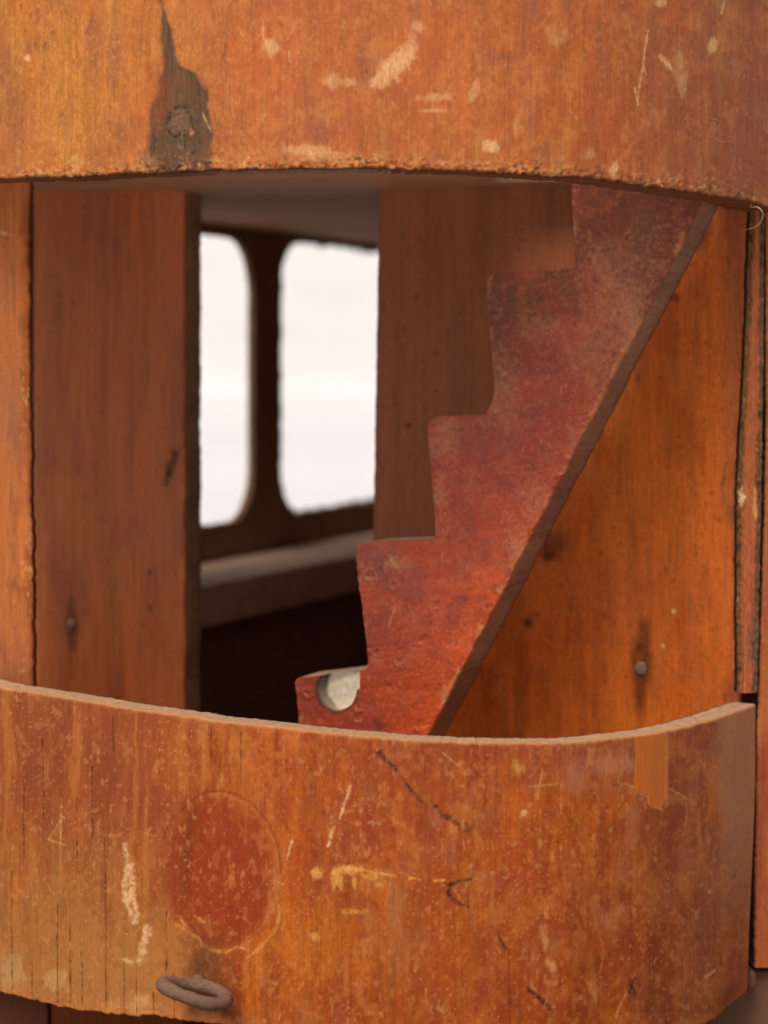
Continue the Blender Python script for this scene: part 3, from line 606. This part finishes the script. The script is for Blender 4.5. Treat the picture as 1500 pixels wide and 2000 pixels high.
# ---- wall panel behind the stair
D_wall = curve([(600, 1.222), (735, 1.212), (945, 1.197), (1115, 1.182), (1300, 1.158), (1440, 1.132), (1500, 1.118)], 50)
def paint_wall(X, Y, el, er):
    p = Paint(X, Y, (224, 118, 42), .36, 17)
    stair_shade = 1 - sstep(-110, 20, X - (1370 - (Y - 400) * .5144) + 20 * fbm(X / 40, Y / 120, 3, 2))  # shade behind the stringer, painted in as a browner tone
    p.warm((216, 100, 26), 70, 3.2, .6, 1, 0, .5); p.warm((168, 80, 34), 50, 3.5, .5, 2, .0, .5); p.warm((190, 106, 54), 40, 3, .4, 5, .1, .5)
    p.blob(1250, 900, 120, 160, (222, 116, 18), .45, soft=.9); p.blob(1090, 1230, 90, 90, (214, 92, 18), .5, soft=.9, sc=30); p.blob(1260, 1160, 150, 60, (180, 92, 50), .45, soft=.9)
    p.mix((190, 112, 66), .65 * sstep(1390, 1440, X - .02 * (Y - 900) + 12 * fbm(X / 20, Y / 80, 6, 3)), .65)
    p.mottle((214, 122, 66), (160, 68, 34), .25); p.mix((138, 84, 54), .86 * stair_shade, .6)
    p.grain(.09, .24, .14)
    p.flecks((100, 44, 22), 6, .52, .6, 2.2, 3); p.flecks((214, 160, 104), 3.5, .62, .5, 1.2, 5); p.flecks((86, 46, 28), 9, .62, .6, 1.3, 6)
    for cx, cy, rx, ry, c, a in ((1252, 1300, 18, 50, (70, 40, 28), .92), (1258, 1250, 12, 38, (92, 46, 32), .85), (1248, 1355, 12, 36, (92, 42, 24), .85), (1250, 1395, 7, 26, (110, 46, 22), .5), (1320, 582, 8, 9, (80, 42, 24), .9), (1246, 738, 5, 10, (74, 38, 24), .85), (1032, 1217, 10, 9, (54, 32, 22), .95), (1075, 1070, 22, 26, (84, 40, 26), .8), (1068, 1086, 10, 10, (58, 30, 20), .8), (1085, 1042, 12, 6, (168, 112, 92), .7), (1080, 1050, 26, 16, (128, 66, 50), .5), (1365, 440, 22, 42, (50, 36, 26), .9), (1130, 1250, 46, 5, (180, 92, 70), .35),
                             (798, 832, 5, 6, (60, 28, 18), .85), (1145, 510, 5, 3, (40, 20, 12), .8), (850, 690, 4, 6, (84, 34, 22), .7), (815, 580, 6, 7, (86, 32, 16), .6)):
        p.blob(cx, cy, rx, ry, c, a, soft=.5, rag=.4, sc=10, stretch=2)
    for cx, cy in ((1316, 1195), (1294, 1262)): p.blob(cx, cy, 4, 5, (236, 190, 130), .95, soft=.3, h=.0003)
    p.line([(1418, 905), (1412, 950), (1414, 985)], 4, (110, 84, 56), .7, rag=1)
    p.blob(1430, 1340, 16, 30, (120, 56, 44), .5, soft=.8); p.scratches(40, (980, 450, 1440, 1420), (206, 136, 84), 6, 26, 1, .4, 90, 60, 7); p.scratches(50, (980, 450, 1440, 1420), (112, 48, 20), 10, 50, 1, .5, 90, 6, 9)
    m = sstep(1424, 1444, X - np.interp(Y, (400, 700, 950, 1350), (16, 8, -6, -6)) + 8 * fbm(X / 10, Y / 20, 3, 3)); p.mix((100, 74, 46), .5 * m * sstep(0, .4, fbm(X / 6, Y / 40, 33, 3)))
    p.h += .0002 * fbm(X / 60, Y / 220, 13, 3)
    return p
yy = spread(240, 1900, 340, 1460, 2.4, 12)
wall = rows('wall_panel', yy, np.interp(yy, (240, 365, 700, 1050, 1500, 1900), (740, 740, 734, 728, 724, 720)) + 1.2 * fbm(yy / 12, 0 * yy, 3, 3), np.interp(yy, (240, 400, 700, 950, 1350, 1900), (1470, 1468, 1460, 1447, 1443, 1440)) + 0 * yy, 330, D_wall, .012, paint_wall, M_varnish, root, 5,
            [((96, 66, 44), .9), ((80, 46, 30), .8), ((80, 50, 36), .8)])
d_ = float(D_wall(1252)); disc('nail', W(np.float64(1252), np.float64(1305), d_ - .0003).tolist(), (-.15, -1, .05), .0031, .0009, M_nail, wall, seed=9)

# ---- notched stair stringer
D_str = plane_dep(1370, 1.084, -.30)
pts = [(250, 1114), (350, 1115), (430, 1118), (480, 1122), (523, 1122), (525, 1118), (526.5, 1104), (529, 1060), (531, 1010), (532.5, 985), (534.5, 964), (539, 954), (548, 950), (580, 950), (620, 952), (680, 957), (720, 962), (750, 964), (775, 962), (792, 957), (807, 946),
       (809.5, 941), (811, 925), (812, 890), (813, 862), (816, 848), (822, 839), (832, 835), (870, 836), (910, 840), (950, 843), (1000, 848), (1035, 849), (1051, 848), (1053.5, 840), (1055, 800), (1057, 750), (1059, 716), (1062, 703), (1068, 696), (1080, 694), (1110, 696), (1160, 702), (1200, 708), (1250, 714), (1290, 718), (1304, 716), (1307, 710)]
nst = 60
pts += [(1307.2 + 17 * (i / nst) ** .8, 708 - 126 * i / nst) for i in range(nst + 1)] + [(1327, 578), (1333, 575), (1350, 577), (1380, 580), (1420, 584), (1600, 606), (1700, 620)]
pts = np.array(pts, float); pts_ref = (pts[:, 0], pts[:, 1])
y_s = []
for a, b in zip(pts[:-1], pts[1:]):
    n = max(1, int(max(abs(b[0] - a[0]) / 2.2, abs(b[1] - a[1]) / 6 if a[0] < 1500 else 1))); y_s += list(a[0] + (b[0] - a[0]) * np.arange(n) / n) if abs(b[1] - a[1]) < 8 or True else []
    if n < abs(b[1] - a[1]) / 3: y_s += list(a[0] + (b[0] - a[0]) * (np.arange(int(abs(b[1] - a[1]) / 3)) + .5) / int(abs(b[1] - a[1]) / 3 + 1))
y_s = np.unique(np.array(y_s + [1700.])); xl_s = np.interp(y_s, pts[:, 0], pts[:, 1])
jit = 1.3 * fbm(y_s / 5, 0 * y_s, 71, 3) * (np.abs(np.gradient(xl_s, y_s)) < 1.2)
xl_s = xl_s + jit
xr_s = 1370 - (y_s - 400) * .5144 + 1.5 * fbm(y_s / 8, 0 * y_s, 73, 3) + 2 * fbm(y_s / 60, 0 * y_s, 75, 2)
def notch(X, Y):
    # round bore open to the step, its mouth leaning to the upper right
    dx = X - 658; dy = Y - 1346
    r = np.hypot(dx / 37, dy / 41)
    cap = np.abs((X - 665) / 37) + 0 * Y
    k = (1 - sstep(.96, 1.03, r + .03 * fbm(X / 9, Y / 9, 3, 2)))
    k2 = (1 - sstep(.92, 1.02, cap)) * (Y < 1346) * (Y > 1290)
    return np.maximum(k, k2)
def paint_str(X, Y, el, er):
    p = Paint(X, Y, (172, 68, 38), .42, 23)
    p.mix((214, 88, 28), .9 * np.clip(np.exp(-((X - (1190 - (Y - 700) * .46)) / 90) ** 2) * sstep(900, 1200, Y), 0, 1), .45)
    p.mix((106, 62, 44), .85 * (1 - sstep(520, 860, Y + 90 * fbm(X / 60, Y / 60, 3, 3))), .7)  # upper band's shadow on the top end, put into the colour
    p.warm((172, 62, 34), 50, 1.2, .6, 1, 0, .5); p.warm((138, 60, 50), 45, 1, .6, 2, .0, .5); p.warm((152, 84, 62), 22, 1, .4, 8, .15, .5)
    for cx, cy, rx, ry, c, a in ((1010, 590, 60, 55, (92, 64, 44), .8), (975, 690, 26, 80, (104, 66, 52), .8), (1040, 690, 50, 60, (158, 62, 48), .6), (980, 850, 60, 50, (134, 60, 52), .6), (890, 850, 40, 30, (140, 72, 56), .7), (1180, 420, 70, 60, (104, 58, 44), .7), (1260, 470, 36, 90, (134, 90, 70), .7),
                             (730, 1090, 40, 34, (126, 76, 60), .75), (765, 1125, 46, 26, (120, 66, 56), .6), (900, 980, 40, 60, (150, 58, 40), .5), (610, 1370, 34, 40, (136, 52, 44), .7), (665, 1430, 70, 30, (142, 54, 46), .6), (742, 1418, 13, 10, (90, 50, 30), .9), (812, 1330, 60, 60, (190, 70, 24), .5), (1225, 560, 30, 60, (142, 96, 74), .6), (1200, 640, 30, 110, (160, 92, 66), .6)):
        p.blob(cx, cy, rx, ry, c, a, soft=.7, rag=.8, sc=16, stretch=1)
    # grain of this board lies nearly level
    g = fbm(X / 120, (Y + .15 * X) / 6, 5, 4, .6); p.mul(1 + .08 * g + .06 * noise(X / 60, (Y + .2 * X) / 3, 8)); p.mottle((196, 104, 66), (136, 62, 44), .28); p.h += .00008 * g
    p.flecks((196, 128, 92), 5, .40, .6, 1, 3, where=.25 + .75 * np.exp(-((X - (1190 - (Y - 700) * .35)) / 110) ** 2)); p.flecks((206, 146, 106), 2.8, .55, .55, 1, 4); p.flecks((92, 44, 32), 5, .5, .55, 1, 5)
    p.flecks((186, 122, 92), 11, .36, .35, .7, 6, where=1 - sstep(900, 1100, Y)); p.flecks((168, 84, 66), 7, .4, .5, 1, 9, where=sstep(1000, 1100, Y))
    p.scratches(200, (940, 420, 1330, 1000), (188, 130, 98), 6, 45, 1.1, .5, 0, 180, 7); p.scratches(110, (840, 800, 1160, 1440), (204, 132, 96), 6, 34, 1.1, .5, 100, 60, 8); p.scratches(90, (580, 1060, 1000, 1440), (100, 44, 34), 6, 36, 1.2, .5, 0, 180, 9); p.scratches(50, (690, 1060, 900, 1440), (206, 140, 100), 5, 22, 1.2, .5, 100, 60, 10)
    for cx, cy, r0, a in ((724, 1122, 11, .5), (768, 1142, 9, .4), (735, 1275, 9, .35), (601, 1354, 9, .4), (700, 1400, 12, .3)):
        q = np.hypot(X - cx, (Y - cy) * 1.15) / r0 + .55 * fbm(X / 8, Y / 8, int(cx), 3); p.mix((186, 122, 94), a * np.exp(-((q - 1) / .3) ** 2) * (.5 + fbm(X / 7, Y / 7, 8, 2))); p.h += .00025 * (np.exp(-((q - 1) / .35) ** 2)) - .0003 * (1 - sstep(.5, 1, q))
    R2 = random.Random(77)
    for _ in range(34):
        yy_ = R2.uniform(450, 1430); xa_ = np.interp(yy_, pts_ref[0], pts_ref[1]); xb_ = 1370 - (yy_ - 400) * .5144; xx_ = R2.uniform(xa_, xb_); r0 = R2.uniform(3, 9)
        k = (np.abs(X - xx_) < 24) & (np.abs(Y - yy_) < 24); q = np.hypot((X[k] - xx_) * R2.uniform(.5, 1.3), Y[k] - yy_) / r0 + 1.1 * fbm(X[k] / 6, Y[k] / 6, int(xx_), 3)
        p.h[k] -= .0004 * (1 - sstep(.4, 1.1, q)); m_ = .3 * np.exp(-((q - 1.1) / .3) ** 2) * R2.random(); p.c[k] = p.c[k] * (1 - m_[:, None]) + lin((200, 134, 100)) * m_[:, None]
    for cx, cy, rx, ry, a in ((1235, 640, 20, 60, .7), (1200, 600, 40, 30, .5), (1120, 870, 12, 30, .5), (1010, 1060, 18, 40, .6), (985, 770, 22, 60, .5), (1050, 980, 16, 30, .5), (1180, 520, 40, 40, .5), (870, 860, 20, 40, .5), (870, 1362, 6, 12, .9), (1060, 640, 34, 20, .4), (1150, 690, 40, 50, .4), (860, 960, 10, 30, .5), (780, 1100, 20, 10, .6)):
        p.blob(cx, cy, rx, ry, (196, 136, 100), a, soft=.9, rag=1.3, sc=9, stretch=1, rough=.85)
    p.line([(770, 1190), (758, 1225)], 2.4, (206, 140, 92), .7); p.line([(760, 1085), (775, 1108)], 4, (200, 140, 70), .7, rag=1)
    m = 1 - sstep(2, 16, er + 9 * fbm(X / 12, Y / 12, 5, 3)); m2 = 1 - sstep(2, 12, el + 7 * fbm(X / 10, Y / 10, 9, 3))
    p.mix((206, 140, 88), .7 * m * sstep(-.1, .3, fbm(X / 30, Y / 30, 9, 3)), .85); p.mix((176, 122, 90), .55 * m2 * sstep(-.1, .4, fbm(X / 18, Y / 18, 19, 3)), .85)
    p.h += .0007 * m * fbm(X / 8, Y / 8, 5, 3) + .0004 * m2 * fbm(X / 8, Y / 8, 6, 3) + .00015 * fbm(X / 18, Y / 18, 9, 3) + .0001 * fbm(X / 5, Y / 5, 19, 2)
    q = np.hypot((X - 658) / 37, (Y - 1346) / 41)
    p.mix((70, 54, 42), .9 * np.exp(-((q - 1.07 + .06 * fbm(X / 7, Y / 7, 3, 3)) / .10) ** 2) * (Y > 1322), .9)
    n = notch(X, Y); p.mix((226, 218, 200), n, .9); p.mul(1 - .10 * n * (.5 + fbm(X / 14, Y / 9, 4, 3)))
    p.mix((96, 86, 72), .8 * n * (1 - sstep(0, 9, X - (624 + (Y - 1346) ** 2 / 74) + 3 * fbm(X / 6, Y / 6, 3, 2))), .9)
    p.mix((120, 112, 98), .6 * n * (1 - sstep(0, 12, Y - (1332 - (X - 622) * .30) + 4 * fbm(X / 9, Y / 9, 13, 2))), .9)  # inner shade of the bore painted grey along its left and top
    return p
def cone_depth(X, Y):
    n = notch(X, Y); q = np.hypot((X - 658) / 37, (Y - 1346) / 41)
    return n * .0065
stringer = rows('stair_stringer', y_s, xl_s, xr_s, 230, D_str, .028, paint_str, M_painted, root, 3.5, [((142, 106, 80), .85), ((90, 50, 36), .8), ((190, 162, 138), .9)], push=cone_depth, tdir=(math.sin(.37), math.cos(.37)))

# ---- splintered edging strip, side panel
def paint_strip(X, Y, el, er):
    p = Paint(X, Y, (170, 96, 60), .75, 29); g = fbm(X / 4, Y / 160, 3, 3); p.mul(1 + .25 * g)
    m = 1 - sstep(6, 12, el + 4 * fbm(X / 6, Y / 14, 5, 3)); n = 1 - sstep(6, 14, er + 5 * fbm(X / 6, Y / 14, 7, 3))
    p.mix((108, 82, 50), .9 * m, .9); p.mix((92, 76, 58), .9 * n, .9)
    p.flecks((44, 30, 20), 6, .15, .9, 1.6, 3, where=np.maximum(m, n)); p.flecks((190, 150, 100), 5, .5, .6, 2.4, 4, where=np.maximum(m, n)); p.flecks((196, 112, 82), 3, .3, .5, 9, 5)
    p.blob(1449, 970, 7, 12, (240, 206, 160), .9, sc=5, rag=.8); p.blob(1474, 985, 4, 30, (222, 170, 110), .8, sc=5, rag=.8); p.blob(1470, 1250, 7, 50, (90, 76, 70), .8, soft=.6)
    p.h += .0007 * np.maximum(m, n) * fbm(X / 5, Y / 10, 51, 3) - .0007 * np.maximum(m, n) + .0003 * g
    return p
yy = spread(385, 1354, 385, 1354, 2.0)
rows('edging_strip', yy, np.interp(yy, (385, 450, 700, 900, 1000, 1354), (1466, 1463, 1455, 1443, 1440, 1440)) + 1.6 * fbm(yy / 5, 0 * yy, 3, 4) + 1.2 * fbm(yy / 50, 0 * yy, 8, 2), np.interp(yy, (385, 450, 700, 1000, 1354), (1493, 1493, 1492, 1488, 1480)) + 1.6 * fbm(yy / 7, 0 * yy, 13, 3), 26, lambda q: 1.1165 + 0 * q, .010, paint_strip, M_ply, root, 3,
     [((60, 44, 32), .9), ((70, 46, 30), .9), ((60, 44, 30), .9)])
def paint_side(X, Y, el, er):
    p = paint_board((178, 96, 54), (190, 108, 34), 31)(X, Y, el, er)
    p.warm((176, 74, 40), 14, 3, .6, 12, 0, .4); p.flecks((220, 160, 104), 4, .45, .6, 1.2, 3); p.flecks((90, 56, 36), 4, .5, .6, 1.2, 5)
    p.mix((200, 128, 84), .6 * (1 - sstep(1, 8, el + 4 * fbm(X / 7, Y / 7, 4)))); p.h += .0005 * (1 - sstep(1, 8, el)) * fbm(X / 5, Y / 6, 3, 3); return p
yy = spread(385, 1890, 385, 1890, 2.4)
rows('side_panel', yy, np.interp(yy, (385, 450, 800, 1000, 1250, 1400, 1600, 1890), (1492, 1496, 1498, 1494, 1486, 1482, 1479, 1475)) + 1.6 * fbm(yy / 7, 0 * yy, 3, 3) + 3 * (1 - sstep(1875, 1890, yy)) * 0, 1730 + 0 * yy, 100, plane_dep(1480, 1.122, .25), .016, paint_side, M_varnish, root, 4,
     [((90, 60, 40), .8), ((90, 60, 40), .8), ((70, 46, 30), .9)])
# dark void behind the end of the strip and lower boards
bmesh_box('backing_board', (.150, 1.175, EYE - .29), (.30, 1.187, EYE + .062), M_dark, root)
bmesh_box('base_board', (.105, 1.128, EYE - .33 + .003), (.30, 1.150, EYE - .2695), M_base, root, .003)
bmesh_box('peg', (.1590, 1.118, EYE - .2755), (.1625, 1.135, EYE - .268), M_base, root, .0015)

# ---- far side wall with round cornered windows
n_ = math.hypot(*fdir); tx, ty = fdir[0] / n_, fdir[1] / n_
ws = -.0022
def wall3(a, b, cc): return np.stack([far0[0] + tx * a + ty * (-cc + ws - .0), far0[1] + ty * a - tx * (-cc + ws), EYE + b], -1)
wins = [rrect(-.165, -.1005, .0790, .0745, .034, rag=.0003, seed=2), rrect(.1236, -.1005, .365, .0765, .030, rag=.0009, seed=3), rrect(.411, -.1005, .65, .0755, .034, rag=.0003, seed=4)]
outl = [(-.30, -.32), (.70, -.32), (.70, Zs), (-.30, Zs)]
window_wall = outline_solid('window_wall', [outl] + wins, wall3, None, .0035, M_frame, root, .0006)
# inner sill board under the windows
s0, s1 = -.28, .68; wd = .045
def slab(name, s0, s1, o0, o1, z0, z1, mat, bev=.0012):
    import bmesh
    bm = bmesh.new(); vs = []
    for z in (z0, z1):
        for (s, o) in ((s0, o0), (s1, o0), (s1, o1), (s0, o1)):
            x, y = farpt(s, o); vs.append(bm.verts.new((x, y, EYE + z)))
    for f in ((0, 1, 2, 3), (7, 6, 5, 4), (0, 4, 5, 1), (1, 5, 6, 2), (2, 6, 7, 3), (3, 7, 4, 0)): bm.faces.new([vs[i] for i in f])
    bmesh.ops.recalc_face_normals(bm, faces=bm.faces[:]); bmesh.ops.bevel(bm, geom=bm.edges[:], offset=bev, segments=2, affect='EDGES')
    me = bpy.data.meshes.new(name); bm.to_mesh(me); bm.free(); return add(name, me, mat, root)
slab('window_sill', s0, s1, 0.0, .066, -.1437, -.1215, M_sill)
slab('inner_wall', s0, s1, .002, .040, -.318, -.1437, M_dark)
# floor, rear and right boards close the model
fl = [(xcol(q, D_lo(q) + .020), float(D_lo(q)) + .020) for q in range(-150, 1401, 25)] + [(.170, 1.165), (.28, 1.2), (.28, back_l[1]), back_l, farpt(-.3, 0)]
outline_solid('floor', [fl], lambda a, b, cc: np.stack([a, b, EYE - .235 + cc], -1), None, .012, M_dark, root, .0006)
bmesh_box('rear_wall', (back_l[0], back_l[1] - .004, .004), (.30, back_l[1] + .012, EYE + Zs), M_frame, root)
bmesh_box('far_board', (.288, 1.17, .004), (.30, back_l[1] - .006, EYE + Zs), M_frame, root)
bmesh_box('keel_block', (-.16, 1.26, .004), (.27, 1.30, EYE - .243), M_dark, root)

# ---- loose lint
def thread(name, pix, r, label, parent=None, n=40):
    P = np.array([W(np.float64(a), np.float64(b), c) for a, b, c in pix]); t = np.linspace(0, len(P) - 1, n)
    q = []
    for v in t:
        i = int(min(v, len(P) - 2)); f = v - i; p0 = P[max(i - 1, 0)]; p1 = P[i]; p2 = P[i + 1]; p3 = P[min(i + 2, len(P) - 1)]
        q.append(.5 * ((2 * p1) + (-p0 + p2) * f + (2 * p0 - 5 * p1 + 4 * p2 - p3) * f * f + (-p0 + 3 * p1 - 3 * p2 + p3) * f ** 3))
    o = tube(name, q, [r * (1 - .6 * abs(i / n - .4)) for i in range(n)], M_thread, parent, 6)
    if label: o['label'] = label; o['category'] = 'thread'; o['group'] = 'loose lint caught on the wood'
    return o
de = float(D_up(1480))
thread('thread', [(1468, 398, de - .001), (1466, 405, de - .001), (1480, 405, 1.08), (1490, 417, 1.08), (1484, 436, 1.085), (1468, 446, 1.09), (1442, 451, 1.10)], .00028, 'pale curled thread hanging under the right end of the upper band')
def lint(pix, label): thread('thread', [(a, b, float(D_up(a)) - .0004) for a, b in pix], .00010, label)
lint([(1376, 214), (1384, 230), (1400, 234), (1406, 244), (1398, 252)], 'fine pale fibre stuck high on the right of the upper band')
lint([(1394, 268), (1410, 276), (1430, 278), (1448, 300)], 'fine pale fibre on the right of the upper band, midway down')
lint([(1388, 352), (1400, 352), (1418, 360), (1440, 372), (1448, 378)], 'long fine fibre just above the lower edge of the upper band')
lint([(1444, 322), (1446, 335), (1464, 344), (1478, 362)], 'short curved fibre near the right end of the upper band')

# the parent Empty stands at the model's base
base = Vector((.04, 1.25, 0)); root.location = base
for o in root.children: o.location = o.location - base
